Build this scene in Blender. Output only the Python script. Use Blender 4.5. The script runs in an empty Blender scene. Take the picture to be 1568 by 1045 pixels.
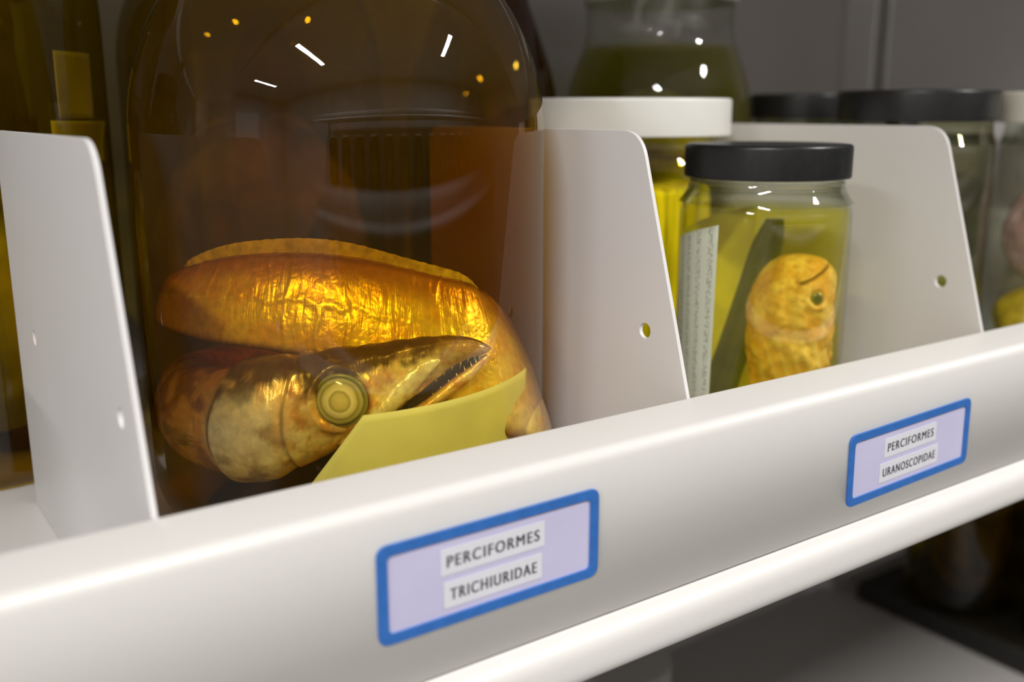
import bpy, math, random, bmesh
from mathutils import Vector, Matrix, noise
random.seed(4)
H=1.45
YAW=math.radians(-35.2)
S=0.01
scn=bpy.context.scene
scn.view_settings.view_transform='Standard'
col=scn.collection

# ---------------------------------------------------------------- materials
def newmat(name):
    m=bpy.data.materials.new(name); m.use_nodes=True
    nt=m.node_tree; nt.nodes.clear()
    out=nt.nodes.new('ShaderNodeOutputMaterial')
    return m,nt,out
def N(nt,t,**kw):
    n=nt.nodes.new(t)
    for k,v in kw.items(): setattr(n,k,v)
    return n
def pbr(name,colr,rough=.5,metal=0.,noise_scale=None,noise_amt=.1,bump=0.,bump_scale=None,stretch=(1,1,1),attr=None,coat=0.,spec=.5,trans=0.,clear=0.):
    m,nt,out=newmat(name)
    b=N(nt,'ShaderNodeBsdfPrincipled')
    b.inputs['Roughness'].default_value=rough; b.inputs['Metallic'].default_value=metal
    b.inputs['Coat Weight'].default_value=coat
    b.inputs['Coat Roughness'].default_value=.15
    b.inputs['Specular IOR Level'].default_value=spec
    tc=N(nt,'ShaderNodeTexCoord'); mp=N(nt,'ShaderNodeMapping'); mp.inputs['Scale'].default_value=stretch
    nt.links.new(tc.outputs['Object'],mp.inputs['Vector'])
    src=None
    if attr:
        a=N(nt,'ShaderNodeVertexColor'); a.layer_name=attr; src=a.outputs['Color']
    if noise_scale:
        nz=N(nt,'ShaderNodeTexNoise'); nz.inputs['Scale'].default_value=noise_scale; nz.inputs['Detail'].default_value=4
        nt.links.new(mp.outputs[0],nz.inputs['Vector'])
        mr=N(nt,'ShaderNodeMapRange'); mr.inputs[1].default_value=.3; mr.inputs[2].default_value=.7
        mr.inputs[3].default_value=1-noise_amt; mr.inputs[4].default_value=1+noise_amt
        nt.links.new(nz.outputs[0],mr.inputs[0])
        mx=N(nt,'ShaderNodeMix',data_type='RGBA',blend_type='MULTIPLY'); mx.inputs[0].default_value=1
        if src: nt.links.new(src,mx.inputs[6])
        else: mx.inputs[6].default_value=(*colr,1)
        nt.links.new(mr.outputs[0],mx.inputs[7])
        src=mx.outputs[2]
    if src: nt.links.new(src,b.inputs['Base Color'])
    else: b.inputs['Base Color'].default_value=(*colr,1)
    if bump>0:
        n2=N(nt,'ShaderNodeTexNoise'); n2.inputs['Scale'].default_value=bump_scale or 100; n2.inputs['Detail'].default_value=3
        nt.links.new(mp.outputs[0],n2.inputs['Vector'])
        bp=N(nt,'ShaderNodeBump'); bp.inputs['Strength'].default_value=bump; bp.inputs['Distance'].default_value=.002
        nt.links.new(n2.outputs[0],bp.inputs['Height']); nt.links.new(bp.outputs[0],b.inputs['Normal'])
    last=b.outputs[0]
    if trans>0:
        t=N(nt,'ShaderNodeBsdfTranslucent')
        if src: nt.links.new(src,t.inputs[0])
        else: t.inputs[0].default_value=(*colr,1)
        ms=N(nt,'ShaderNodeMixShader'); ms.inputs[0].default_value=trans
        nt.links.new(last,ms.inputs[1]); nt.links.new(t.outputs[0],ms.inputs[2]); last=ms.outputs[0]
    if clear>0:
        t=N(nt,'ShaderNodeBsdfTransparent')
        ms=N(nt,'ShaderNodeMixShader'); ms.inputs[0].default_value=clear
        nt.links.new(last,ms.inputs[1]); nt.links.new(t.outputs[0],ms.inputs[2]); last=ms.outputs[0]
    nt.links.new(last,out.inputs[0])
    return m
def glass(name,tint,edge=None,base=.045,rough=.015):
    m,nt,out=newmat(name)
    lw=N(nt,'ShaderNodeLayerWeight'); lw.inputs[0].default_value=.5
    pw=N(nt,'ShaderNodeMath',operation='POWER'); pw.inputs[1].default_value=4.5
    nt.links.new(lw.outputs['Facing'],pw.inputs[0])
    ma=N(nt,'ShaderNodeMath',operation='MULTIPLY_ADD'); ma.inputs[1].default_value=.75; ma.inputs[2].default_value=base
    nt.links.new(pw.outputs[0],ma.inputs[0])
    tr=N(nt,'ShaderNodeBsdfTransparent')
    mx=N(nt,'ShaderNodeMix',data_type='RGBA'); mx.inputs[6].default_value=(*tint,1); mx.inputs[7].default_value=(*(edge or tuple(c*.6 for c in tint)),1)
    p2=N(nt,'ShaderNodeMath',operation='POWER'); p2.inputs[1].default_value=3
    nt.links.new(lw.outputs['Facing'],p2.inputs[0]); nt.links.new(p2.outputs[0],mx.inputs[0])
    nt.links.new(mx.outputs[2],tr.inputs[0])
    gl=N(nt,'ShaderNodeBsdfGlossy'); gl.inputs['Roughness'].default_value=rough; gl.inputs[0].default_value=(.95,.95,.95,1)
    ms=N(nt,'ShaderNodeMixShader')
    nt.links.new(ma.outputs[0],ms.inputs[0]); nt.links.new(tr.outputs[0],ms.inputs[1]); nt.links.new(gl.outputs[0],ms.inputs[2])
    nt.links.new(ms.outputs[0],out.inputs[0])
    return m
def fluid(name,sig,haze=0,hcol=(1,1,1)):
    """absorbing liquid; sig = absorption per metre (r,g,b); haze = thin residue film on the boundary"""
    m,nt,out=newmat(name)
    tr=N(nt,'ShaderNodeBsdfTransparent'); last=tr.outputs[0]
    if haze:  # diffuse share on the surface imitates light scattered inside the liquid
        df=N(nt,'ShaderNodeBsdfDiffuse'); df.inputs[0].default_value=(*hcol,1)
        tc=N(nt,'ShaderNodeTexCoord'); nz=N(nt,'ShaderNodeTexNoise'); nz.inputs['Scale'].default_value=14; nz.inputs['Detail'].default_value=3
        nt.links.new(tc.outputs['Object'],nz.inputs['Vector'])
        mu=N(nt,'ShaderNodeMath',operation='MULTIPLY'); mu.inputs[1].default_value=haze*2; nt.links.new(nz.outputs[0],mu.inputs[0])
        ms=N(nt,'ShaderNodeMixShader'); nt.links.new(mu.outputs[0],ms.inputs[0]); nt.links.new(last,ms.inputs[1]); nt.links.new(df.outputs[0],ms.inputs[2]); last=ms.outputs[0]
    nt.links.new(last,out.inputs['Surface'])
    va=N(nt,'ShaderNodeVolumeAbsorption'); d=max(sig)*1.02
    va.inputs['Color'].default_value=tuple(1-s/d for s in sig)+(1,); va.inputs['Density'].default_value=d
    nt.links.new(va.outputs[0],out.inputs['Volume']); return m
M={}
M['paint']=pbr('painted_steel',(.77,.755,.76),.42,noise_scale=6,noise_amt=.03)
M['paintw']=pbr('painted_steel_white',(.82,.805,.785),.38,noise_scale=6,noise_amt=.02)
M['lowgrey']=pbr('lower_board_grey',(.36,.345,.335),.5,noise_scale=6,noise_amt=.04)  # darker grey than the upper boards
M['backp']=pbr('back_panel_grey',(.46,.44,.435),.6,noise_scale=4,noise_amt=.08)
M['wall']=pbr('wall_paint',(.6,.59,.58),.8,noise_scale=5,noise_amt=.05)
M['door']=pbr('door_paint',(.85,.85,.84),.5,noise_scale=5,noise_amt=.03)
M['floor']=pbr('floor_vinyl',(.42,.41,.40),.4,noise_scale=15,noise_amt=.15)
M['ceil']=pbr('ceiling_tile',(.7,.7,.69),.9,noise_scale=60,noise_amt=.1)
M['blue']=pbr('blue_border',(.035,.16,.52),.4,noise_scale=200,noise_amt=.08)
M['lav']=pbr('label_card',(.60,.58,.80),.55,noise_scale=30,noise_amt=.03)
M['strip']=pbr('label_tape',(.78,.78,.85),.4,noise_scale=30,noise_amt=.02)
M['ink']=pbr('ink',(.05,.045,.06),.6)
M['black']=pbr('black_plastic',(.012,.012,.013),.35,noise_scale=300,noise_amt=.3)
M['whitelid']=pbr('white_plastic',(.82,.82,.78),.4,noise_scale=30,noise_amt=.03)
M['creamlid']=pbr('cream_plastic',(.90,.84,.72),.5,noise_scale=30,noise_amt=.03)
M['greylid']=pbr('grey_plastic',(.35,.34,.33),.5)
M['amber']=glass('thick_jar_glass',(.97,.94,.86),(.64,.47,.16),base=.036)
M['amberfl']=fluid('amber_fluid',(4.8,9.4,40.0),.022,(1,.62,.02))
M['yellowfl']=fluid('yellow_fluid',(.3,1.2,26.0),.085,(1,.86,.02))
M['olivefl']=fluid('olive_fluid',(7,7.6,30.0),.03,(.6,.5,.05))
M['darkamber']=glass('dark_amber_glass',(.70,.60,.12),(.48,.36,.05))
M['redamber']=glass('red_amber_glass',(.42,.20,.06),(.3,.1,.03))
M['olive']=glass('olive_glass',(.62,.54,.22),(.45,.36,.12))
M['yellow']=glass('yellow_fluid_glass',(.95,.88,.20),(.6,.5,.1))
M['clear']=glass('clear_glass',(.95,.96,.92),(.6,.62,.52),base=.06)
M['dkclear']=glass('smoky_glass',(.65,.65,.5),(.4,.4,.3),base=.06)
M['slab']=pbr('dark_slab',(.02,.018,.016),.5)
M['paper']=pbr('yellowed_paper',(1,.98,.30),.6,noise_scale=40,noise_amt=.05,trans=.30,clear=.12)
M['papery']=pbr('wet_paper',(.95,.90,.50),.6,noise_scale=40,noise_amt=.08)

# ---------------------------------------------------------------- helpers
def obj(name,mesh,mats=(),parent=None,loc=(0,0,0),smooth=True):
    o=bpy.data.objects.new(name,mesh); col.objects.link(o)
    for m in mats: mesh.materials.append(m)
    if smooth:
        for p in mesh.polygons: p.use_smooth=True
    o.location=loc
    if parent: o.parent=parent
    return o
def empty(name,loc,rz=0):
    e=bpy.data.objects.new(name,None); e.empty_display_size=.02; col.objects.link(e)
    e.location=loc; e.rotation_euler=(0,0,rz); return e
def W(x,y,z): return (x*S,y*S,H+z*S)
def mesh(name,v,f):
    me=bpy.data.meshes.new(name); me.from_pydata([tuple(p) for p in v],[],f); me.update(); return me
def autosm(o,ang=35,recalc=True):
    me=o.data
    bm=bmesh.new(); bm.from_mesh(me)
    if recalc: bmesh.ops.recalc_face_normals(bm,faces=bm.faces)
    for e in bm.edges:
        if len(e.link_faces)==2 and e.calc_face_angle(0)>math.radians(ang): e.smooth=False
    bm.to_mesh(me); bm.free()
def rpoly(pts,closed=False,n=8):
    out=[]; L=len(pts)
    for i,p in enumerate(pts):
        r=p[2] if len(p)>2 else 0
        P=Vector(p[:2])
        if r<=0 or (not closed and i in(0,L-1)): out.append(P); continue
        A=Vector(pts[i-1][:2]); B=Vector(pts[(i+1)%L][:2])
        a=P+(A-P).normalized()*r; b=P+(B-P).normalized()*r
        for k in range(n+1):
            t=k/n; out.append(a*(1-t)**2+P*2*t*(1-t)+b*t*t)
    return out
def lathe(name,prof,seg=96,mat=None,parent=None,ridge=None,close=False):
    v=[];f=[]
    pr=[prof[0]]
    for q in prof[1:]:
        if (Vector(q)-Vector(pr[-1])).length>1e-4: pr.append(q)
    prof=pr; n=len(prof)
    for j in range(seg):
        th=2*math.pi*j/seg
        for i,(r,z) in enumerate(prof):
            rr=r
            if ridge and r>ridge[0]*.97: rr=r+(ridge[1] if j%2 else 0)
            v.append((rr*S*math.cos(th),rr*S*math.sin(th),z*S))
    for j in range(seg):
        k=(j+1)%seg
        for i in range(n-1):
            f.append((j*n+i,k*n+i,k*n+i+1,j*n+i+1))
    if close:
        f.append(tuple(j*n for j in range(seg))[::-1]); f.append(tuple(j*n+n-1 for j in range(seg)))
    o=obj(name,mesh(name,v,f),[mat] if mat else [],parent)
    autosm(o,40,recalc=not close)
    if close:
        bm=bmesh.new(); bm.from_mesh(o.data); vol=bm.calc_volume(signed=True)
        if vol<0:
            bmesh.ops.reverse_faces(bm,faces=bm.faces); bm.to_mesh(o.data)
        bm.free()
    return o
def extrude_x(name,poly,x0,x1,mat,parent=None,closed=True):
    v=[];n=len(poly)
    for x in (x0,x1):
        for p in poly: v.append((x*S,p[0]*S,p[1]*S+H))
    f=[(i,(i+1)%n,n+(i+1)%n,n+i) for i in range(n if closed else n-1)]
    if closed: f+= [tuple(range(n))[::-1],tuple(range(n,2*n))]
    o=obj(name,mesh(name,v,f),[mat],parent); autosm(o,30); return o
def box(name,x0,x1,y0,y1,z0,z1,mat,parent=None,bev=.0):
    v=[(x*S,y*S,z*S+H) for x in(x0,x1) for y in(y0,y1) for z in(z0,z1)]
    f=[(0,1,3,2),(4,6,7,5),(0,4,5,1),(2,3,7,6),(0,2,6,4),(1,5,7,3)]
    o=obj(name,mesh(name,v,f),[mat],parent,smooth=False)
    autosm(o,30)
    if bev:
        m=o.modifiers.new('bevel','BEVEL'); m.width=bev*S; m.segments=3
    return o
def plate(loops,thick,bev=0):
    cu=bpy.data.curves.new('tmp','CURVE'); cu.dimensions='2D'; cu.fill_mode='BOTH'; cu.extrude=thick/2*S; cu.bevel_depth=bev*S; cu.bevel_resolution=2
    for lp in loops:
        sp=cu.splines.new('POLY'); sp.points.add(len(lp)-1); sp.use_cyclic_u=True
        for q,p in zip(sp.points,lp): q.co=(p[0]*S,p[1]*S,0,1)
    o=bpy.data.objects.new('tmp',cu); col.objects.link(o)
    dg=bpy.context.evaluated_depsgraph_get()
    me=bpy.data.meshes.new_from_object(o.evaluated_get(dg))
    bpy.data.objects.remove(o); bpy.data.curves.remove(cu); return me
def rrect(w,h,r,cx=0,cy=0): 
    return rpoly([(cx-w/2,cy-h/2,r),(cx+w/2,cy-h/2,r),(cx+w/2,cy+h/2,r),(cx-w/2,cy+h/2,r)],True,6)
def text_mesh(s,w,h):
    cu=bpy.data.curves.new('t','FONT'); cu.body=s; cu.size=1; cu.space_character=1.22
    o=bpy.data.objects.new('t',cu); col.objects.link(o)
    dg=bpy.context.evaluated_depsgraph_get()
    me=bpy.data.meshes.new_from_object(o.evaluated_get(dg))
    bpy.data.objects.remove(o)
    xs=[v.co.x for v in me.vertices]; ys=[v.co.y for v in me.vertices]
    for v in me.vertices:
        v.co.x=((v.co.x-min(xs))/(max(xs)-min(xs))-.5)*w*S
        v.co.y=((v.co.y-min(ys))/(max(ys)-min(ys))-.5)*h*S
        v.co.z=0
    bm=bmesh.new()
    for dx,dz in ((-.018,0),(0,.0004),(.018,.0008)):
        m2=me.copy()
        for v in m2.vertices: v.co.x+=dx*S; v.co.z+=dz*S
        bm.from_mesh(m2)
    bm.to_mesh(me); bm.free()
    return me
def cr(P,t):
    n=len(P)-1; i=min(int(t),n-1); u=t-i
    p0=P[max(i-1,0)];p1=P[i];p2=P[i+1];p3=P[min(i+2,n)]
    return [0.5*((2*b)+(-a+c)*u+(2*a-5*b+4*c-d)*u*u+(-a+3*b-3*c+d)*u**3) for a,b,c,d in zip(p0,p1,p2,p3)]
def sstep(a,b,x):
    t=max(0,min(1,(x-a)/(b-a))); return t*t*(3-2*t)
def mixc(a,b,t): return tuple(x*(1-t)+y*t for x,y in zip(a,b))
def loft(name,st,per,nth,colf=None,dispf=None,powf=None,tiltf=None):
    """stations (a,b,ztop,zbot,halfthick)"""
    tot=(len(st)-1)*per; v=[];f=[];cols=[];uv=[]; L=0; prev=None
    for s in range(tot+1):
        t=s/per
        a,b,zt,zb,ht=cr(st,t)
        e=.02
        q1=cr(st,max(0,t-e)); q2=cr(st,min(len(st)-1,t+e))
        T=Vector((q2[0]-q1[0],q2[1]-q1[1],0)).normalized()
        Nn=Vector((T.y,-T.x,0))
        C=Vector((a,b,(zt+zb)/2)); hh=max(.01,(zt-zb)/2); ht=max(.01,ht)
        if prev is not None: L+=(C-prev).length
        prev=C
        pw=powf(t) if powf else 1; tl=tiltf(t) if tiltf else 0
        for k in range(nth):
            th=2*math.pi*k/nth; c,sn=math.cos(th),math.sin(th)
            cc=math.copysign(abs(c)**pw,c); ss=math.copysign(abs(sn)**1,sn)
            p=C+Nn*(ht*cc+tl*hh*ss)+Vector((0,0,1))*hh*ss
            nr=(Nn*c/ht+Vector((0,0,1))*sn/hh).normalized()
            if dispf: p=p+nr*dispf(t,sn,c,p)
            v.append(p*S); cols.append(colf(t,sn,c,p) if colf else (1,1,1)); uv.append((L,k/nth))
    for s in range(tot):
        for k in range(nth):
            k2=(k+1)%nth
            f.append((s*nth+k,(s+1)*nth+k,(s+1)*nth+k2,s*nth+k2))
    f.append(tuple(range(nth))); f.append(tuple(range(tot*nth,tot*nth+nth))[::-1])
    me=mesh(name,v,f)
    ca=me.color_attributes.new('Col','FLOAT_COLOR','POINT')
    for i,c in enumerate(cols): ca.data[i].color=(*[max(0,x) for x in c],1)
    ul=me.uv_layers.new(name='UVMap')
    for l in me.loops: ul.data[l.index].uv=uv[l.vertex_index]
    o=obj(name,me)
    bm=bmesh.new(); bm.from_mesh(me); bmesh.ops.recalc_face_normals(bm,faces=bm.faces); bm.to_mesh(me); bm.free()
    for p in me.polygons: p.use_smooth=True
    return o

# ---------------------------------------------------------------- room
RX0,RX1,RY0,RY1=-330,420,-190,84
ZF=-145; ZC=110
box('floor',RX0,RX1,RY0,RY1,ZF-5,ZF,M['floor'])
box('ceiling',RX0,RX1,RY0,RY1,ZC,ZC+5,M['ceil'])
box('wall_back',RX0,RX1,RY1,RY1+5,ZF,ZC,M['backp'])
box('wall_front',RX0,RX1,RY0-5,RY0,ZF,ZC,M['wall'])
box('wall_left',RX0-5,RX0,RY0,RY1,ZF,ZC,M['wall'])
box('wall_right',RX1,RX1+5,RY0,RY1,ZF,ZC,M['wall'])
box('door_1',RX0+.1,RX0+4,-95,-10,ZF+.1,ZF+205,M['door'],None,bev=.3)

# ---------------------------------------------------------------- shelving
def shelf_unit(name,x0,x1,levels,flip=None):
    e=empty(name,(0,0,0))
    def T(p): 
        return [((flip-q[0]) if flip is not None else q[0],q[1]) for q in p]
    for i,z in enumerate(levels):
        board=rpoly([(81,z),(28.5,z,1.0),(28.5,z-2.45,1.0),(30.6,z-2.45,.3),(30.6,z-1.2),(81,z-1.2)],True)
        extrude_x('shelf_board_%d'%(i+1),T(board),x0,x1,M['paintw'] if z>-60 else M['lowgrey'],e)
        lip=rpoly([(29.35,z+.18),(29.35,z+7.5,.5),(33,z+7.45,.35),(33,z+6.6)],False)
        o=extrude_x('shelf_lip_%d'%(i+1),T(lip),x0,x1,M['paintw'],e,closed=False)
        md=o.modifiers.new('s','SOLIDIFY'); md.thickness=.12*S; md.offset=0
        ft=rpoly([(29.4,z+.18),(29.6,z+.0),(31,z+.0)],False)
        o=extrude_x('shelf_lip_foot_%d'%(i+1),T(ft),x0,x1,M['paintw'],e,closed=False)
        md=o.modifiers.new('s','SOLIDIFY'); md.thickness=.1*S; md.offset=0
    k=0
    for x in [x0+1.5]+[v for v in (-48,113) if flip is None]+[x1-1.5]:
        k+=1
        w=3.6; loops=[[(x-w/2,ZF),(x+w/2,ZF),(x+w/2,ZC-15),(x-w/2,ZC-15)]]
        z=ZF+6
        while z<ZC-22:
            for dx in(-.75,.75):
                loops.append([(x+dx-.22,z),(x+dx+.22,z),(x+dx+.22,z+1.4),(x+dx-.22,z+1.4)])
            z+=2.6
        me=plate(loops,.2)
        yy=79.8 if flip is None else flip-79.8
        for v in me.vertices:
            a,b,c=v.co; v.co=(a,yy*S+c,b+H)
        obj('upright_%d'%k,me,[M['paint']],e,smooth=False)
        ya,yb=(79.9,83.9) if flip is None else (flip-83.9,flip-79.9)
        box('upright_side_%da'%k,x-w/2,x-w/2+.2,ya,yb,ZF,ZC-15,M['paint'],e)
        box('upright_side_%db'%k,x+w/2-.2,x+w/2,ya,yb,ZF,ZC-15,M['paint'],e)
    return e
LV=[-21,32,-66,-111,80]
shelf_unit('steel_shelving_unit',-120,300,LV)
shelf_unit('opposite_shelving_unit',-120,300,[-21,27,-66,-111],flip=-95)

def divider(x,z0=-21):
    dz=z0+21
    outl=rpoly([(30.8,-20.9+dz,.3),(36.85,-.94+dz,1.3),(57,-.94+dz,1.3),(57,-20.9+dz)],True)
    hole=[(36.1+.42*math.cos(a*math.pi/12),-10.75+dz+.42*math.sin(a*math.pi/12)) for a in range(24)]
    hole2=[(52+.42*math.cos(a*math.pi/12),-10.75+dz+.42*math.sin(a*math.pi/12)) for a in range(24)]
    me=plate([outl,hole,hole2],.16,.03)
    for v in me.vertices:
        a,b,c=v.co; v.co=(c,a,b)
    e=empty('shelf_divider',(x*S,0,H))
    o=obj('plate',me,[M['paint']],e,smooth=False)
    me=plate([rpoly([(0,31.5,.3),(2.2,31.5,.6),(2.2,56.5,.6),(0,56.5,.3)],True)],.12)
    o=obj('foot_flange',me,[M['paint']],e,loc=(0,0,(z0+.07)*S),smooth=False)
for x in (-17.3,8.35,33.75,59.6,87.3,111): divider(x)

def label(cx,cz,w,h,rot,s1,s2,w1,w2,ox):
    e=empty('shelf_label',W(cx,29.28,cz)); e.rotation_euler=(math.radians(90),math.radians(-rot),0)
    b=.38
    o=obj('card',plate([rrect(w-.3,h-.3,.3)],.03),[M['lav']],e,loc=(0,0,.02*S),smooth=False)
    o=obj('blue_border',plate([rrect(w,h,.45),rrect(w-2*b,h-2*b,.28)],.07,.02),[M['blue']],e,loc=(0,0,.06*S),smooth=False)
    for i,(s,ww,cy) in enumerate(((s1,w1,.62),(s2,w2,-.72))):
        obj('tape_%d'%(i+1),plate([rrect(ww+.55,1.06,.05)],.02),[M['strip']],e,loc=(ox*S,cy*S,.05*S),smooth=False)
        obj('lettering_%d'%(i+1),text_mesh(s,ww,.47),[M['ink']],e,loc=(ox*S,cy*S,.068*S),smooth=False)
    return e
label(19.85,-16.9,10.15,3.85,0,'PERCIFORMES','TRICHIURIDAE',4.25,4.0,-.05)
label(46.95,-17.8,10.8,3.85,1.5,'PERCIFORMES','URANOSCOPIDAE',4.1,4.7,-.1)

# ---------------------------------------------------------------- jars
def jar(name,cx,cy,R,zsh,rn,zn,ztop,mat,lidmat=None,lidh=2.4,lidr=None,zb=-20.95,heel=1.2,shr=2.5,ridge=False,seg=96,fl=None,flz=None):
    e=empty(name,W(cx,cy,0),YAW)
    prof=rpoly([(0.02,zb+.5),(R*.62,zb+.5,.4),(R*.72,zb,.4),(R,zb,heel),(R,zsh,shr),(rn,zn,min(1.2,shr)),(rn,ztop)],False,10)
    lathe('glass_body',prof,seg,mat,e)
    if fl:
        g=.12
        fp=rpoly([(0.02,zb+.62),(R*.66,zb+.62,.4),(R*.74,zb+g,.4),(R-g,zb+g,heel),(R-g,zsh,shr),(rn-g,zn,min(1.2,shr)),(rn-g,ztop-.5)],False,10)
        fp=[q for q in fp if q[1]<=flz]
        lathe('preserving_fluid',fp+[Vector((fp[-1][0],flz)),Vector((.02,flz))],seg,fl,e,close=True)
    if lidmat:
        lr=lidr or rn+.35
        lp=rpoly([(0.02,ztop+.25),(lr*.9,ztop+.25,.1),(lr,ztop+.25,.25),(lr,ztop+.25-lidh,.12),(lr-.25,ztop+.25-lidh),(lr-.25,ztop+.1),(0.02,ztop+.1)],False,5)
        lathe('lid',lp,144,lidmat,e,ridge=(lr,-.07) if ridge else None)
    return e
big=jar('large_specimen_jar',22.8,47.3,10.3,2.4,5.6,9.3,12.4,M['amber'],M['whitelid'],2.6,heel=3.6,shr=3.6,seg=160,fl=M['amberfl'],flz=9)
def blob(name,parent,loc,rad,mat,seed=0,amp=.25,fr=.5):
    bm=bmesh.new(); bmesh.ops.create_icosphere(bm,subdivisions=5,radius=1)
    me=bpy.data.meshes.new(name)
    for v in bm.verts:
        n=v.co.normalized()
        d=1+amp*noise.fractal(Vector((n.x*fr*3+seed,n.y*fr*3,n.z*fr*3)),1,2,4)
        v.co=Vector((n.x*rad[0],n.y*rad[1],n.z*rad[2]))*d*S
    bm.to_mesh(me); bm.free()
    return obj(name,me,[mat],parent,loc=tuple(c*S for c in loc))
def arc_sheet(name,parent,R,ang_top,ang_bot,ztop,zbot,mat,n=30,th=.04,curl=.25):
    v=[];f=[];m=12;uv=[]
    for j in range(m+1):
        t=j/m
        for i in range(n+1):
            u=i/n
            a0=ang_top[0]*(1-t)+ang_bot[0]*t; a1=ang_top[1]*(1-t)+ang_bot[1]*t
            an=math.radians(a0*(1-u)+a1*u)
            z=(ztop[0]*(1-u)+ztop[1]*u)*(1-t)+(zbot[0]*(1-u)+zbot[1]*u)*t
            r=R-(curl*math.sin(u*3)*math.sin(t*2))
            v.append((r*S*math.sin(an),-r*S*math.cos(an),z*S)); uv.append((u,t))
    for j in range(m):
        for i in range(n):
            f.append((j*(n+1)+i,j*(n+1)+i+1,(j+1)*(n+1)+i+1,(j+1)*(n+1)+i))
    me=mesh(name,v,f); ul=me.uv_layers.new(name='UVMap')
    for l in me.loops: ul.data[l.index].uv=uv[l.vertex_index]
    o=obj(name,me,[mat],parent)
    md=o.modifiers.new('s','SOLIDIFY'); md.thickness=th*S
    return o
arc_sheet('paper_label',big,9.85,(12,71),(-8,70),(-13.1,-12.6),(-17.6,-17.6),M['paper'])

def spec_mat(name,c1,c2,scale,stretch,rough=.5):
    m,nt,out=newmat(name); b=N(nt,'ShaderNodeBsdfPrincipled'); b.inputs['Roughness'].default_value=rough
    tc=N(nt,'ShaderNodeTexCoord'); mp=N(nt,'ShaderNodeMapping'); mp.inputs['Scale'].default_value=stretch
    nz=N(nt,'ShaderNodeTexNoise'); nz.inputs['Scale'].default_value=scale; nz.inputs['Detail'].default_value=4
    rp=N(nt,'ShaderNodeValToRGB'); rp.color_ramp.elements[0].position=.35; rp.color_ramp.elements[1].position=.65
    rp.color_ramp.elements[0].color=(*c1,1); rp.color_ramp.elements[1].color=(*c2,1)
    nt.links.new(tc.outputs['Object'],mp.inputs[0]); nt.links.new(mp.outputs[0],nz.inputs['Vector']); nt.links.new(nz.outputs[0],rp.inputs[0])
    nt.links.new(rp.outputs[0],b.inputs['Base Color'])
    bp=N(nt,'ShaderNodeBump'); bp.inputs['Strength'].default_value=.5; bp.inputs['Distance'].default_value=.003
    nt.links.new(nz.outputs[0],bp.inputs['Height']); nt.links.new(bp.outputs[0],b.inputs['Normal'])
    nt.links.new(b.outputs[0],out.inputs[0]); return m
M['bundle']=spec_mat('yellow_fish_bundle',(.30,.28,.03),(.95,.88,.16),60,(3,3,.15))
M['spdark']=spec_mat('dark_specimen',(.05,.03,.01),(.22,.14,.04),40,(1,1,.6))
M['spolive']=spec_mat('olive_specimen',(.14,.13,.015),(.50,.45,.05),30,(1,1,.5))
M['spred']=spec_mat('red_specimen',(.12,.03,.01),(.5,.15,.05),30,(1,1,.5))
M['sppink']=spec_mat('pink_specimen',(.50,.30,.28),(.80,.60,.56),40,(1,1,.6))
M['spyel']=spec_mat('yellow_specimen',(.60,.42,.02),(.95,.75,.05),40,(1,1,.6))
wj=jar('white_lidded_specimen_jar',50,56,7.2,-3.8,6.6,-2.9,.65,M['yellow'],M['whitelid'],2.6,lidr=7.3,shr=1)
lathe('specimen_bundle',rpoly([(0.02,-20.2),(5.6,-20,.8),(6.3,-12,2),(6.0,-5.2,.6),(0.02,-4.9)],False),64,M['bundle'],wj)
lb=jar('specimen_jar',7,69,9.5,8.5,7,14,17,M['darkamber'],M['whitelid'],2.4,shr=3)
blob('coiled_specimen',lb,(0,0,-12),(7.6,7.6,8.2),M['spolive'],3,.1)
arc_sheet('paper_label',lb,9.2,(70,92),(70,92),(3.3,3.3),(-.4,-.4),M['papery'])
arc_sheet('paper_band',lb,9.2,(66,145),(66,145),(-.5,-.7),(-2.9,-3.1),M['papery'])
g=jar('specimen_jar',27,70,9,6,6,11,14,M['darkamber'],M['black'],2.4,shr=3)
blob('coiled_specimen',g,(0,0,-10),(7.4,7.4,10),M['spolive'],5,.1)
g=jar('specimen_jar',46.5,70,6.2,1.5,3.5,9,12,M['redamber'],M['black'],2.4,shr=3)
blob('coiled_specimen',g,(0,0,-9),(5,5,10.8),M['spred'],7,.1)
g=jar('specimen_jar',64.5,68.5,8.5,1.6,6.5,6.2,11.4,M['clear'],M['whitelid'],2.4,shr=3,fl=M['olivefl'],flz=5.6)
blob('coiled_specimen',g,(0,0,-9),(7.2,7.2,11.2),M['spolive'],9,.06)
g=jar('specimen_jar',76.2,61.8,4.5,-2,4.2,-1.5,1.3,M['dkclear'],M['black'],2.2,shr=.6)
blob('coiled_specimen',g,(0,0,-12.5),(3.6,3.6,7.8),M['spdark'],11,.08)
g=jar('specimen_jar',71.1,46.5,5.85,-2.4,5.5,-1.7,1.3,M['dkclear'],M['black'],2.3,shr=.8)
blob('coiled_specimen',g,(0,0,-13),(4.4,4.4,7.2),M['spolive'],13,.1)
g=jar('specimen_jar',81.0,39.6,5.0,-2.6,4.6,-1.8,1.2,M['clear'],M['creamlid'],2.3,lidr=5.05,shr=.8)
blob('pink_specimen',g,(0,0,-9.5),(3.8,3.8,4.2),M['sppink'],15,.12)
blob('yellow_specimen',g,(0,0,-16.8),(4.1,4.1,3.2),M['spyel'],17,.1)
g=jar('specimen_jar',-8,62,8,-2,5,5,8,M['darkamber'],M['black'],2.4,shr=3)
blob('coiled_specimen',g,(0,0,-12),(6,6,8),M['spdark'],19,.1)
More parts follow.
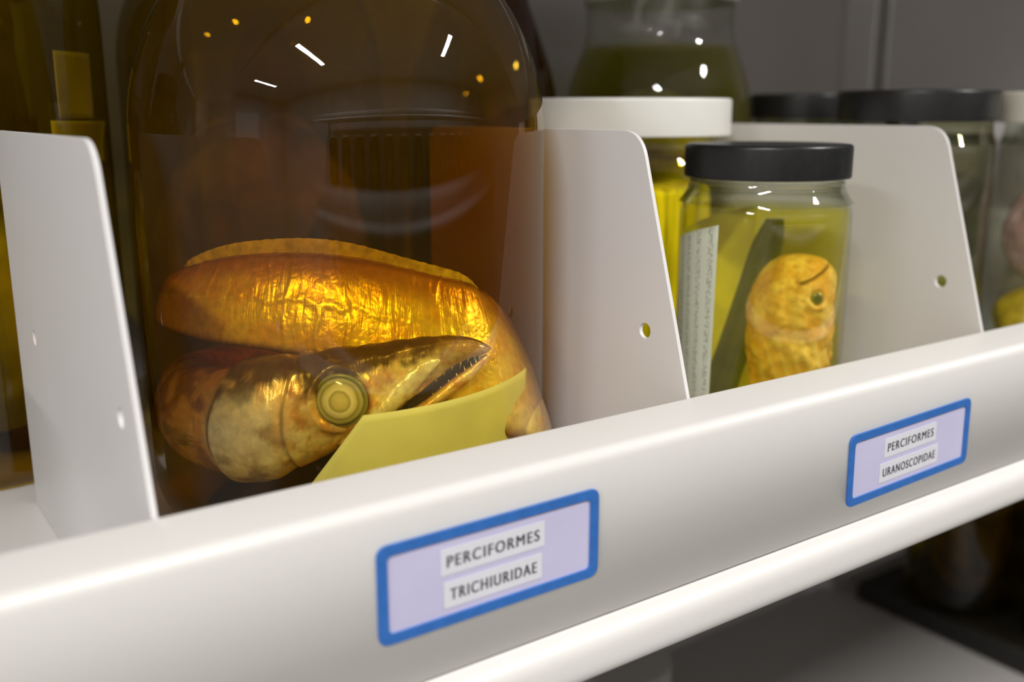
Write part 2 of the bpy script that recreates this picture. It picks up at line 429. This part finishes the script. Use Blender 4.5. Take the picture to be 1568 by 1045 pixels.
for i,(x,y,R) in enumerate(((98,60,8),(97,44,5.5),(120,48,7),(124,66,7),(140,55,8),(-35,55,9),(-60,55,8))):
    g=jar('specimen_jar',x,y,R,-5,R*.8,-3.5,-1.2,M['olive'],M['black'],2.2,shr=1)
    blob('coiled_specimen',g,(0,0,-13),(R*.78,R*.78,7),M['spdark'],21+i,.1)
box('dark_edge_slab',112,168,31,76,-65.98,-63.5,M['slab'],bev=.3)  # added dark slab, gives the dark area behind it a straight edge
for i,(x,y,R) in enumerate(((121,66,7.5),(121,50,6.8),(136,42,6.8),(137,60,8),(153,50,7.5))):
    g=jar('specimen_jar',x,y,R,-46,R*.75,-42,-39.5,M['darkamber'],M['black'],2.4,shr=2.5,zb=-63.45)
    blob('coiled_specimen',g,(0,0,-55.5),(R*.72,R*.72,7),M['spdark'],31+i,.1)
g=jar('specimen_jar',52,58,5,-50,4.3,-48.5,-46,M['olive'],M['greylid'],2.2,shr=.8,zb=-65.95)
blob('coiled_specimen',g,(0,0,-58.5),(3.8,3.8,6.6),M['spdark'],41,.1)
for i,x in enumerate(range(-90,200,26)):
    g=jar('specimen_jar',x,-145,8,-2,5.5,3,6,M['olive'],M['whitelid'],2.4,shr=2.5,seg=48)
    blob('coiled_specimen',g,(0,0,-12),(6,6,8),M['spolive'],50+i,.1)

# ---------------------------------------------------------------- small jar
sj=jar('small_specimen_jar',47.1,40.4,5.05,-5.2,4.45,-4.5,-2.1,M['clear'],M['black'],1.95,lidr=4.85,shr=1.0,heel=1.0,ridge=True,seg=128,fl=M['yellowfl'],flz=-5.6)
for i,z in enumerate((-4.05,-4.35)):
    lathe('glass_thread_%d'%(i+1),rpoly([(4.4,z+.12),(4.6,z,.1),(4.4,z-.12)],False),96,M['clear'],sj)
def written(name,c):
    m,nt,out=newmat(name); b=N(nt,'ShaderNodeBsdfPrincipled'); b.inputs['Roughness'].default_value=.6
    uv=N(nt,'ShaderNodeUVMap'); sx=N(nt,'ShaderNodeSeparateXYZ'); nt.links.new(uv.outputs[0],sx.inputs[0])
    mu=N(nt,'ShaderNodeMath',operation='MULTIPLY'); mu.inputs[1].default_value=5; nt.links.new(sx.outputs[0],mu.inputs[0])
    fr=N(nt,'ShaderNodeMath',operation='FRACT'); nt.links.new(mu.outputs[0],fr.inputs[0])
    g1=N(nt,'ShaderNodeMath',operation='COMPARE'); g1.inputs[1].default_value=.5; g1.inputs[2].default_value=.2; nt.links.new(fr.outputs[0],g1.inputs[0])
    mp=N(nt,'ShaderNodeMapping'); mp.inputs['Scale'].default_value=(28,75,1); nt.links.new(uv.outputs[0],mp.inputs[0])
    nz=N(nt,'ShaderNodeTexNoise'); nz.inputs['Scale'].default_value=1; nz.inputs['Detail'].default_value=1; nt.links.new(mp.outputs[0],nz.inputs['Vector'])
    g2=N(nt,'ShaderNodeMath',operation='GREATER_THAN'); g2.inputs[1].default_value=.5; nt.links.new(nz.outputs[0],g2.inputs[0])
    pr=N(nt,'ShaderNodeMath',operation='MULTIPLY'); nt.links.new(g1.outputs[0],pr.inputs[0]); nt.links.new(g2.outputs[0],pr.inputs[1])
    mx=N(nt,'ShaderNodeMix',data_type='RGBA'); mx.inputs[6].default_value=(*c,1); mx.inputs[7].default_value=tuple(x*.6 for x in c)+(1,)
    nt.links.new(pr.outputs[0],mx.inputs[0]); nt.links.new(mx.outputs[2],b.inputs['Base Color']); nt.links.new(b.outputs[0],out.inputs[0]); return m
M['written']=written('written_paper',(.84,.85,.74))
arc_sheet('paper_label',sj,4.97,(-100,-44),(-88,-46),(-7.6,-6.3),(-19.5,-19.5),M['written'],curl=.0,th=.02)
M['paperb']=pbr('yellow_soaked_paper',(1,.97,.5),.6,noise_scale=40,noise_amt=.05,trans=.3)
arc_sheet('paper_label_inner',sj,4.75,(-190,-104),(-190,-104),(-5.9,-7.4),(-19.5,-19.5),M['paperb'],curl=.05)
M['refrstrip']=pbr('refraction_band',(.10,.12,.03),.5,noise_scale=60,noise_amt=.3,trans=.3)  # tone of the dark edge refracted in the jar
sfish=empty('preserved_stargazer_fish',W(47.1,40.4,0),YAW)
v=[];f=[]
pts=[(1.4,-6.6,.5),(1.0,-8.2,.95),(.3,-11,1.05),(-.5,-14,1.1),(-1.4,-17,1.1),(-2.1,-20,1.1)]
for i in range(41):
    x,z,w=cr(pts,i/8)
    for k in range(9):
        q=k/8*2-1
        v.append(((x+q*w)*S,(2.9+.12*math.cos(k*2.2)-.2*q*q)*S,z*S))
for i in range(40):
    for k in range(8): f.append((i*9+k,i*9+k+1,(i+1)*9+k+1,(i+1)*9+k))
o=obj('refraction_strip',mesh('refraction_strip',v,f),[M['refrstrip']],sfish); o.modifiers.new('s','SOLIDIFY').thickness=.1*S  # added strip standing in for the refracted divider edge and dark background

EX,EZ=2.85,-10.8
def mouth_d(p): 
    return abs(p.z-(-9.75+.42*(p.x-2.6)+.10*(p.x-2.6)**2))
def star_col(t,sn,c,p):
    n=noise.fractal(p*.8,1,2,3); n2=noise.fractal(p*1.8,1,2,3)
    c0=mixc((.84,.42,.14),(.98,.64,.34),sstep(-.3,.45,n))
    c0=mixc(c0,(.55,.22,.07),sstep(.15,.65,n2)*.55)
    if p.y<0 and 1.9<p.x: c0=mixc((.16,.05,.01),c0,sstep(.02,.14,mouth_d(p)))
    r=math.sin((p.x+ .35*p.z)*9)
    c0=mixc(c0,(1,.76,.48),.5*sstep(.3,.9,r)*sstep(-13,-14.5,p.z))
    return c0
def star_disp(t,sn,c,p):
    r=.12*noise.fractal(p*.8,1,2,3)+.05*noise.noise(p*2.2)
    if p.y<0 and 1.9<p.x: r-=.22*(1-sstep(.0,.2,mouth_d(p)))
    if p.y<0:
        q=((p.x-EX)**2+(p.z-EZ)**2)**.5
        r+=.2*math.exp(-((q-.6)/.2)**2)
        q=((p.x-3.6)**2+((p.z+11.2)*.8)**2)**.5
        r+=.07*math.sin(q*4.6+noise.noise(p)*2)*sstep(1.1,1.6,q)
        r+=.04*math.sin((p.x+.35*p.z)*9)*sstep(-13,-14.5,p.z)
    return r
def lathe_blob(name,st,colf,dispf,nth=160,per=30):
    v=[];f=[];cols=[];tot=(len(st)-1)*per
    for s in range(tot+1):
        z,x,y,rx,ry=cr(st,s/per)
        for k in range(nth):
            th=2*math.pi*k/nth
            p=Vector((x+max(rx,.01)*math.cos(th),y+max(ry,.01)*math.sin(th),z))
            nr=Vector((math.cos(th),math.sin(th),0))
            p+=nr*dispf(s/per,0,0,p)*min(1,rx)
            v.append(p*S); cols.append(colf(s/per,0,0,p))
    for s in range(tot):
        for k in range(nth):
            k2=(k+1)%nth; f.append((s*nth+k,s*nth+k2,(s+1)*nth+k2,(s+1)*nth+k))
    me=mesh(name,v,f)
    ca=me.color_attributes.new('Col','FLOAT_COLOR','POINT')
    for i,c in enumerate(cols): ca.data[i].color=(*c,1)
    return obj(name,me)
M['star']=pbr('stargazer_skin',(1,1,1),.55,attr='Col',noise_scale=180,noise_amt=.12,bump=.2,bump_scale=220,coat=.08,spec=.3)
o=lathe_blob('body',[(-8.5,2.35,.1,.02,.02),(-8.58,2.35,.1,.9,.8),(-8.9,2.35,.1,1.6,1.4),(-9.6,2.25,.1,2.15,1.95),(-10.8,2.05,.1,2.5,2.25),(-12.2,1.95,.1,2.65,2.4),(-14,1.95,.1,2.6,2.3),(-16,2.05,0,2.45,2.1),(-18,2.0,0,2.1,1.9),(-19.8,1.9,0,1.6,1.5),(-20.2,1.9,0,.1,.1)],star_col,star_disp)
o.data.materials.append(M['star']); o.parent=sfish
def eye_mat(name,stops,scale):
    m,nt,out=newmat(name); b=N(nt,'ShaderNodeBsdfPrincipled'); b.inputs['Roughness'].default_value=.12; b.inputs['Coat Weight'].default_value=.6
    tc=N(nt,'ShaderNodeTexCoord'); sx=N(nt,'ShaderNodeSeparateXYZ'); nt.links.new(tc.outputs['Object'],sx.inputs[0])
    cx=N(nt,'ShaderNodeCombineXYZ'); nt.links.new(sx.outputs[0],cx.inputs[0]); nt.links.new(sx.outputs[2],cx.inputs[2])
    ln=N(nt,'ShaderNodeVectorMath',operation='LENGTH'); nt.links.new(cx.outputs[0],ln.inputs[0])
    nz=N(nt,'ShaderNodeTexNoise'); nz.inputs['Scale'].default_value=180; nt.links.new(tc.outputs['Object'],nz.inputs['Vector'])
    ad=N(nt,'ShaderNodeMath',operation='MULTIPLY_ADD'); ad.inputs[1].default_value=.0014; nt.links.new(nz.outputs[0],ad.inputs[0]); nt.links.new(ln.outputs['Value'],ad.inputs[2])
    mu=N(nt,'ShaderNodeMath',operation='MULTIPLY'); mu.inputs[1].default_value=1/(scale*S); nt.links.new(ad.outputs[0],mu.inputs[0])
    rp=N(nt,'ShaderNodeValToRGB'); el=rp.color_ramp.elements
    while len(el)>1: el.remove(el[-1])
    el[0].position=stops[0][0]; el[0].color=(*stops[0][1],1)
    for p,c in stops[1:]:
        q=el.new(p); q.color=(*c,1)
    nt.links.new(mu.outputs[0],rp.inputs[0]); nt.links.new(rp.outputs[0],b.inputs['Base Color']); nt.links.new(b.outputs[0],out.inputs[0]); return m
def ball(name,loc,rad,mat,parent,rot=(0,0,0)):
    bm=bmesh.new(); bmesh.ops.create_uvsphere(bm,u_segments=64,v_segments=40,radius=1)
    for v in bm.verts: v.co=Vector((v.co.x*rad[0],v.co.y*rad[1],v.co.z*rad[2]))*S
    me=bpy.data.meshes.new(name); bm.to_mesh(me); bm.free()
    o=obj(name,me,[mat],parent,loc=tuple(c*S for c in loc)); o.rotation_euler=rot; return o
M['stareye']=eye_mat('stargazer_eye',[(0,(.02,.025,.03)),(.55,(.04,.05,.06)),(.8,(.22,.20,.14)),(1,(.5,.3,.1))],.48)
ball('eye',(EX,-2.08,EZ),(.45,.3,.45),M['stareye'],sfish)

# ---------------------------------------------------------------- cutlassfish
ST=[(7.62,-5.3,-11.05,-11.15,.06),(7.25,-5.4,-10.78,-11.35,.35),(6.6,-5.5,-10.5,-11.55,.5),(5.7,-5.6,-10.4,-12.0,.65),(4.8,-5.8,-10.4,-12.7,.8),
(4.0,-5.9,-10.45,-13.4,.95),(2.9,-6.0,-10.6,-14.1,1.2),(1.7,-6.1,-10.7,-14.9,1.45),(.45,-6.2,-10.9,-15.6,1.7),(-1.4,-6.3,-11.2,-16.5,1.9),
(-3.3,-6.1,-11.6,-17.2,2.0),(-5.3,-5.4,-12.0,-17.3,2.0),(-7.1,-4.0,-12.2,-17.1,1.9),(-8.2,-1.2,-12.4,-17.2,1.75),(-7.9,2,-12.8,-17.8,1.7),
(-5.5,5.5,-13.2,-18,1.7),(-1.5,7.4,-13.4,-18.2,1.7),(2.5,7.1,-13.6,-18.2,1.7),(6,5.0,-13.0,-18.2,1.6),(8.0,2.0,-11.4,-18.2,1.4),
(8.75,-.5,-9.5,-18.0,1.1),(7.6,-3.2,-8.6,-16.0,1.0),(4.7,-4.1,-7.8,-13.6,1.0),(1.0,-4.2,-7.0,-12.0,1.0),(-2.5,-4.0,-6.75,-11.3,1.0),
(-5.9,-3.3,-7.05,-10.95,.95),(-8.6,-1.2,-7.9,-10.7,.9),(-9.0,2.2,-8.7,-10.9,.8),(-7.3,5.3,-9.3,-11.3,.8),(-4,7.4,-10,-11.4,.6),(0,8.0,-10.5,-11.3,.3),(4,7.1,-10.8,-11,.05)]
def head_edge(z): return -5.6+.13*(z+14.8)**2
def fcol(t,sn,c,p):
    n=noise.fractal(p*.8,1,2,5); n2=noise.fractal(p*2.2+Vector((7,3,1)),1,2,4)
    if t<12.5:
        cream=(1,.90,.80); gold=(.90,.62,.36); dark=(.09,.035,.015)
        k=mixc(gold,cream,sstep(-.3,.3,n+ .2*n2))
        k=mixc(k,(.60,.25,.09),sstep(.05,.5,noise.fractal(p*1.3+Vector((1,8,4)),1,2,4))*.7)
        k=mixc(k,dark,sstep(.38,.70,sn+.4*n)*.95)
        g=sstep(-1.6,-2.8,p.x)*sstep(head_edge(p.z)-.2,head_edge(p.z)+.3,p.x)*sstep(.75,.2,sn)
        n4=noise.fractal(p*.8+Vector((3,9,2)),1,2,4)
        sil=mixc((.86,.80,.76),(.20,.13,.09),sstep(.0,.5,n4)*.85)
        k=mixc(k,sil,g*.75)
        bb=sstep(head_edge(p.z)+.1,head_edge(p.z)-.4,p.x)
        k=mixc(k,mixc((.75,.38,.12),(.34,.13,.04),sstep(-.2,.4,n)),bb)
        k=mixc(k,(.06,.03,.01),.8*math.exp(-((p.x-head_edge(p.z))/.12)**2)*sstep(.8,.4,sn))
        k=mixc(k,(.1,.05,.02),.6*math.exp(-((p.x+1.9-.06*(p.z+14)**2)/.1)**2)*sstep(.6,.2,sn))
        if t<5: k=mixc(k,(.28,.13,.05),.5*sstep(5,3,t))
        return k
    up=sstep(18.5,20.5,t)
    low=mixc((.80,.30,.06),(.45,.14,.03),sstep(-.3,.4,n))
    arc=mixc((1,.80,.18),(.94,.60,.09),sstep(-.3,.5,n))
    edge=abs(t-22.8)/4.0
    arc=mixc(arc,(.62,.24,.035),sstep(.2,.95,edge))  # golden glow painted into the skin mid-arc, fading to orange at both ends
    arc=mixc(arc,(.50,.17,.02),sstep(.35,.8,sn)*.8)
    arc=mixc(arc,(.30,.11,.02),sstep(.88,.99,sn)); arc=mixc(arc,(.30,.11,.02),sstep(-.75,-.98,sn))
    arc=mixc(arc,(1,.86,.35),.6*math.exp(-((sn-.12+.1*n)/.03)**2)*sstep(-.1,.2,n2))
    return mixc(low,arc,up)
def fdisp(t,sn,c,p):
    n=noise.fractal(p*1.3,1,2,4)
    if t<12.5:
        d=.05*n
        e=head_edge(p.z)
        d+=.28*sstep(e-.02,e+.25,p.x)*sstep(-1.2,-2.6,p.x)
        q=-1.9+.06*(p.z+14)**2
        d+=.14*sstep(q-.02,q+.2,p.x)*sstep(1.5,0,p.x)
        r=((p.x-.75)**2+(p.z+12.95)**2)**.5
        d+=.18*math.exp(-((r-1.38)/.2)**2) -.25*sstep(1.3,.9,r)
        d+=.1*math.exp(-((sn-.75)/.1)**2)*sstep(-3,0,p.x)
        return d*min(1,t/3)
    up=sstep(18,21,t)
    q=t*2.6+.5*noise.noise(p*.5)+.12*sn
    fr=abs(q-round(q))
    msk=sstep(-.15,.25,noise.noise(Vector((round(q)*3.7,sn*1.6,2))))
    w=math.exp(-(fr/.06)**2)*msk
    w2=noise.fractal(Vector((t*5+noise.noise(p),sn*2.0,0)),1,2,4)
    return (.02*n+.055*w+.02*w2+.04*math.exp(-((sn-.12+.1*n)/.05)**2))*up
fish=empty('preserved_cutlassfish',W(22.8,47.3,0),YAW)
def skin(name,metal,rough,b1,b2,sc=(2.2,6,1),net=0):
    m,nt,out=newmat(name); b=N(nt,'ShaderNodeBsdfPrincipled')
    b.inputs['Metallic'].default_value=metal; b.inputs['Roughness'].default_value=rough; b.inputs['Coat Weight'].default_value=.5; b.inputs['Coat Roughness'].default_value=.12
    a=N(nt,'ShaderNodeVertexColor'); a.layer_name='Col'
    uv=N(nt,'ShaderNodeUVMap'); mp=N(nt,'ShaderNodeMapping'); mp.inputs['Scale'].default_value=sc
    nt.links.new(uv.outputs[0],mp.inputs[0])
    nz=N(nt,'ShaderNodeTexNoise'); nz.inputs['Scale'].default_value=1.3; nz.inputs['Detail'].default_value=5; nz.inputs['Distortion'].default_value=.8
    nt.links.new(mp.outputs[0],nz.inputs['Vector'])
    tc=N(nt,'ShaderNodeTexCoord'); vz=N(nt,'ShaderNodeTexNoise'); vz.inputs['Scale'].default_value=260; vz.inputs['Detail'].default_value=4
    nt.links.new(tc.outputs['Object'],vz.inputs['Vector'])
    bp=N(nt,'ShaderNodeBump'); bp.inputs['Strength'].default_value=b1; bp.inputs['Distance'].default_value=.003; nt.links.new(nz.outputs[0],bp.inputs['Height'])
    prev=bp.outputs[0]
    if net:
        vo=N(nt,'ShaderNodeTexVoronoi',feature='DISTANCE_TO_EDGE'); vo.inputs['Scale'].default_value=300
        nt.links.new(tc.outputs['Object'],vo.inputs['Vector'])
        b2n=N(nt,'ShaderNodeBump'); b2n.inputs['Strength'].default_value=net; b2n.inputs['Distance'].default_value=.0008
        nt.links.new(vo.outputs[0],b2n.inputs['Height']); nt.links.new(prev,b2n.inputs['Normal']); prev=b2n.outputs[0]
    b3=N(nt,'ShaderNodeBump'); b3.inputs['Strength'].default_value=b2; b3.inputs['Distance'].default_value=.001; nt.links.new(vz.outputs[0],b3.inputs['Height']); nt.links.new(prev,b3.inputs['Normal'])
    nt.links.new(b3.outputs[0],b.inputs['Normal'])
    mr=N(nt,'ShaderNodeMapRange'); mr.inputs[1].default_value=.3; mr.inputs[2].default_value=.7; mr.inputs[3].default_value=.85; mr.inputs[4].default_value=1.15
    nt.links.new(vz.outputs[0],mr.inputs[0])
    mx=N(nt,'ShaderNodeMix',data_type='RGBA',blend_type='MULTIPLY'); mx.inputs[0].default_value=1
    nt.links.new(a.outputs[0],mx.inputs[6]); nt.links.new(mr.outputs[0],mx.inputs[7]); nt.links.new(mx.outputs[2],b.inputs['Base Color'])
    nt.links.new(b.outputs[0],out.inputs[0]); return m
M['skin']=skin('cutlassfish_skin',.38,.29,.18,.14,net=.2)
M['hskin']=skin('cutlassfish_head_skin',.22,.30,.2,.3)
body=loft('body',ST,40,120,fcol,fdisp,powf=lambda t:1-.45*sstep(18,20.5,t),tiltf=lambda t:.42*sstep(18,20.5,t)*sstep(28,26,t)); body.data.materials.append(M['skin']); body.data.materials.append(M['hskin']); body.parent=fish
for p in body.data.polygons:
    if p.index<int(13*40)*120: p.material_index=1
JW=[(7.42,-5.3,-11.42,-11.62,.1),(7.1,-5.4,-11.5,-12.1,.3),(6.6,-5.5,-11.85,-12.7,.42),(5.7,-5.6,-12.4,-13.35,.55),(4.8,-5.8,-13.05,-13.85,.72),(4.0,-5.9,-13.6,-14.2,.88),(2.9,-6,-13.9,-14.8,1.1),(1.5,-6.1,-14.2,-15.4,1.3),(.2,-6.1,-14.6,-15.7,1.2)]
def jcol(t,sn,c,p):
    n=noise.fractal(p*1.4,1,2,4)
    return mixc(mixc((.95,.72,.45),(.80,.44,.18),sstep(-.3,.4,n)),(.12,.05,.02),sstep(.6,.95,sn))
jaw=loft('lower_jaw',JW,20,48,jcol,lambda t,s,c,p:.03*noise.fractal(p*2,1,2,3)); jaw.data.materials.append(M['hskin']); jaw.parent=fish
MO=[(7.0,-5.35,-11.2,-11.9,.15),(6.4,-5.45,-11.3,-12.1,.3),(5.4,-5.6,-11.8,-12.9,.45),(4.5,-5.8,-12.4,-13.5,.6),(3.6,-5.9,-13.2,-14,.7)]
mo=loft('mouth_interior',MO,10,32,lambda t,s,c,p:(.02,.008,.005)); mo.data.materials.append(pbr('mouth_dark',(.015,.006,.004),.5)); mo.parent=fish
MX=[(5.25,-6.45,-11.35,-11.5,.05),(4.8,-6.72,-11.3,-11.95,.16),(4.1,-6.98,-11.6,-12.75,.24),(3.3,-7.2,-12.25,-13.5,.28),(2.6,-7.4,-13.0,-14.1,.28),(2.0,-7.5,-13.7,-14.4,.18),(1.8,-7.5,-14.1,-14.2,.04)]
mxl=loft('maxilla',MX,14,32,lambda t,s,c,p:mixc((1,1,1),(.92,.80,.62),sstep(0,.5,noise.fractal(p*2,1,2,3))),lambda t,s,c,p:.03*noise.fractal(p*3,1,2,3)); mxl.data.materials.append(M['hskin']); mxl.parent=fish
v=[];f=[]
def tooth(x,y,z,h,r):
    b=len(v)
    for k in range(6):
        a=k*math.pi/3; v.append(((x+r*math.cos(a))*S,(y+r*math.sin(a))*S,z*S))
    v.append(((x-.08)*S,y*S,(z+h)*S)); 
    for k in range(6): f.append((b+k,b+(k+1)%6,b+6))
for i in range(9):
    t=1.2+i*.42
    a,b_,zt,zb,ht=cr(ST,t); tooth(a,b_-ht*.55,zb+.1,-.3 if i%3 else -.5,.05)
    if i<8:
        a,b_,zt,zb,ht=cr(JW,t-.2); tooth(a,b_-ht*.55,zt-.1,.3,.045)
obj('teeth',mesh('teeth',v,f),[pbr('tooth_ivory',(.8,.7,.5),.3)],fish)
M['eye']=eye_mat('cutlassfish_eye',[(0,(.86,.80,.52)),(.30,(.74,.68,.40)),(.40,(.46,.43,.25)),(.47,(.95,.95,.85)),(.62,(.72,.70,.52)),(.70,(.32,.31,.18)),(.80,(.55,.57,.38)),(.90,(.10,.10,.05)),(.98,(.35,.38,.2)),(1.0,(.1,.08,.03))],1.32)
ball('eye',(.75,-7.75,-12.95),(1.22,.5,1.22),M['eye'],fish,rot=(math.radians(-6),0,math.radians(3)))
ball('nostril',(3.05,-7.0,-11.9),(.16,.1,.1),M['ink'],fish)
def ring(name,cx,cy,cz,R,r,mat,parent):
    v=[];f=[];n=64;m=12
    for i in range(n):
        a=2*math.pi*i/n
        for j in range(m):
            b=2*math.pi*j/m
            v.append(((cx+(R+r*math.cos(b))*math.cos(a))*S,(cy+r*math.sin(b))*S,(cz+(R+r*math.cos(b))*math.sin(a))*S))
    for i in range(n):
        for j in range(m):
            f.append((i*m+j,((i+1)%n)*m+j,((i+1)%n)*m+(j+1)%m,i*m+(j+1)%m))
    return obj(name,mesh(name,v,f),[mat],parent)
ring('eye_rim',.75,-7.85,-12.95,1.18,.1,pbr('eye_rim_skin',(.26,.29,.12),.3,coat=.5),fish)
v=[];f=[];n=260;m=6
for i in range(n+1):
    t=19.6+(28.5-19.6)*i/n
    a,b_,zt,zb,ht=cr(ST,t)
    hgt=.8*sstep(19.6,21.2,t)*sstep(27.6,24.8,t)*(1+.012*math.sin(i*1.3))
    hh=(zt-zb)/2; ln=math.hypot(a,b_); off=.42*hh*sstep(18,20.5,t)*sstep(28,26,t)
    ba,bb=a*(1-off/ln),b_*(1-off/ln)
    for j in range(m+1):
        q=j/m
        v.append((ba*S,(bb+.05*math.sin(i*.9)*q)*S,(zt-.1+hgt*q)*S))
for i in range(n):
    for j in range(m): f.append((i*(m+1)+j,(i+1)*(m+1)+j,(i+1)*(m+1)+j+1,i*(m+1)+j+1))
fin=obj('dorsal_fin',mesh('dorsal_fin',v,f),[pbr('fin_membrane',(1,.88,.30),.35,noise_scale=200,noise_amt=.3,trans=.3,coat=.4)],fish)
v=[];f=[]
for i in range(21):
    for j in range(15):
        u=i/20; w=j/14
        ang=math.radians(150+w*50); L=3.2*u*(1-.25*abs(w-.4))
        x=-5.2+L*math.cos(ang); z=-15.2+L*math.sin(ang)*.8
        v.append((x*S,(-7.25+1.6*u*u+.05*math.sin(j*2))*S,z*S))
for i in range(20):
    for j in range(14): f.append((i*15+j,i*15+j+1,(i+1)*15+j+1,(i+1)*15+j))
obj('pectoral_fin',mesh('pectoral_fin',v,f),[pbr('pectoral_membrane',(.5,.3,.1),.35,noise_scale=150,noise_amt=.4,trans=.3)],fish)

# ---------------------------------------------------------------- lighting
def ceiling_light(x,y,power,w=.1,h=.6):
    e=empty('ceiling_light',W(x,y,ZC))
    o=box('housing',-w*50-3,w*50+3,-h*50-2,h*50+2,-6,-.1,M['paintw']); o.parent=e
    for vv in o.data.vertices: vv.co.z-=H
    li=bpy.data.lights.new('tube','AREA'); li.shape='RECTANGLE'; li.size=w*.7; li.size_y=h; li.energy=power; li.color=(1,.975,.94)
    lo=bpy.data.objects.new('tube',li); col.objects.link(lo); lo.location=(0,0,-.065); lo.parent=e
ceiling_light(-75,-62,26.5)
ceiling_light(-215,-62,22)
ceiling_light(125,-66,31,h=.5)
w=bpy.data.worlds.new('World'); scn.world=w; w.use_nodes=True
w.node_tree.nodes['Background'].inputs[0].default_value=(.9,.93,1,1); w.node_tree.nodes['Background'].inputs[1].default_value=.05

# ---------------------------------------------------------------- camera
cd=bpy.data.cameras.new('camera'); cam=bpy.data.objects.new('camera',cd); col.objects.link(cam)
cd.lens=35; cd.sensor_width=36; cd.clip_start=.02
cam.location=(0,0,H); cam.rotation_euler=(math.radians(90-13.0),0,YAW)
cd.dof.use_dof=True; cd.dof.focus_distance=.475; cd.dof.aperture_fstop=4.8
scn.camera=cam
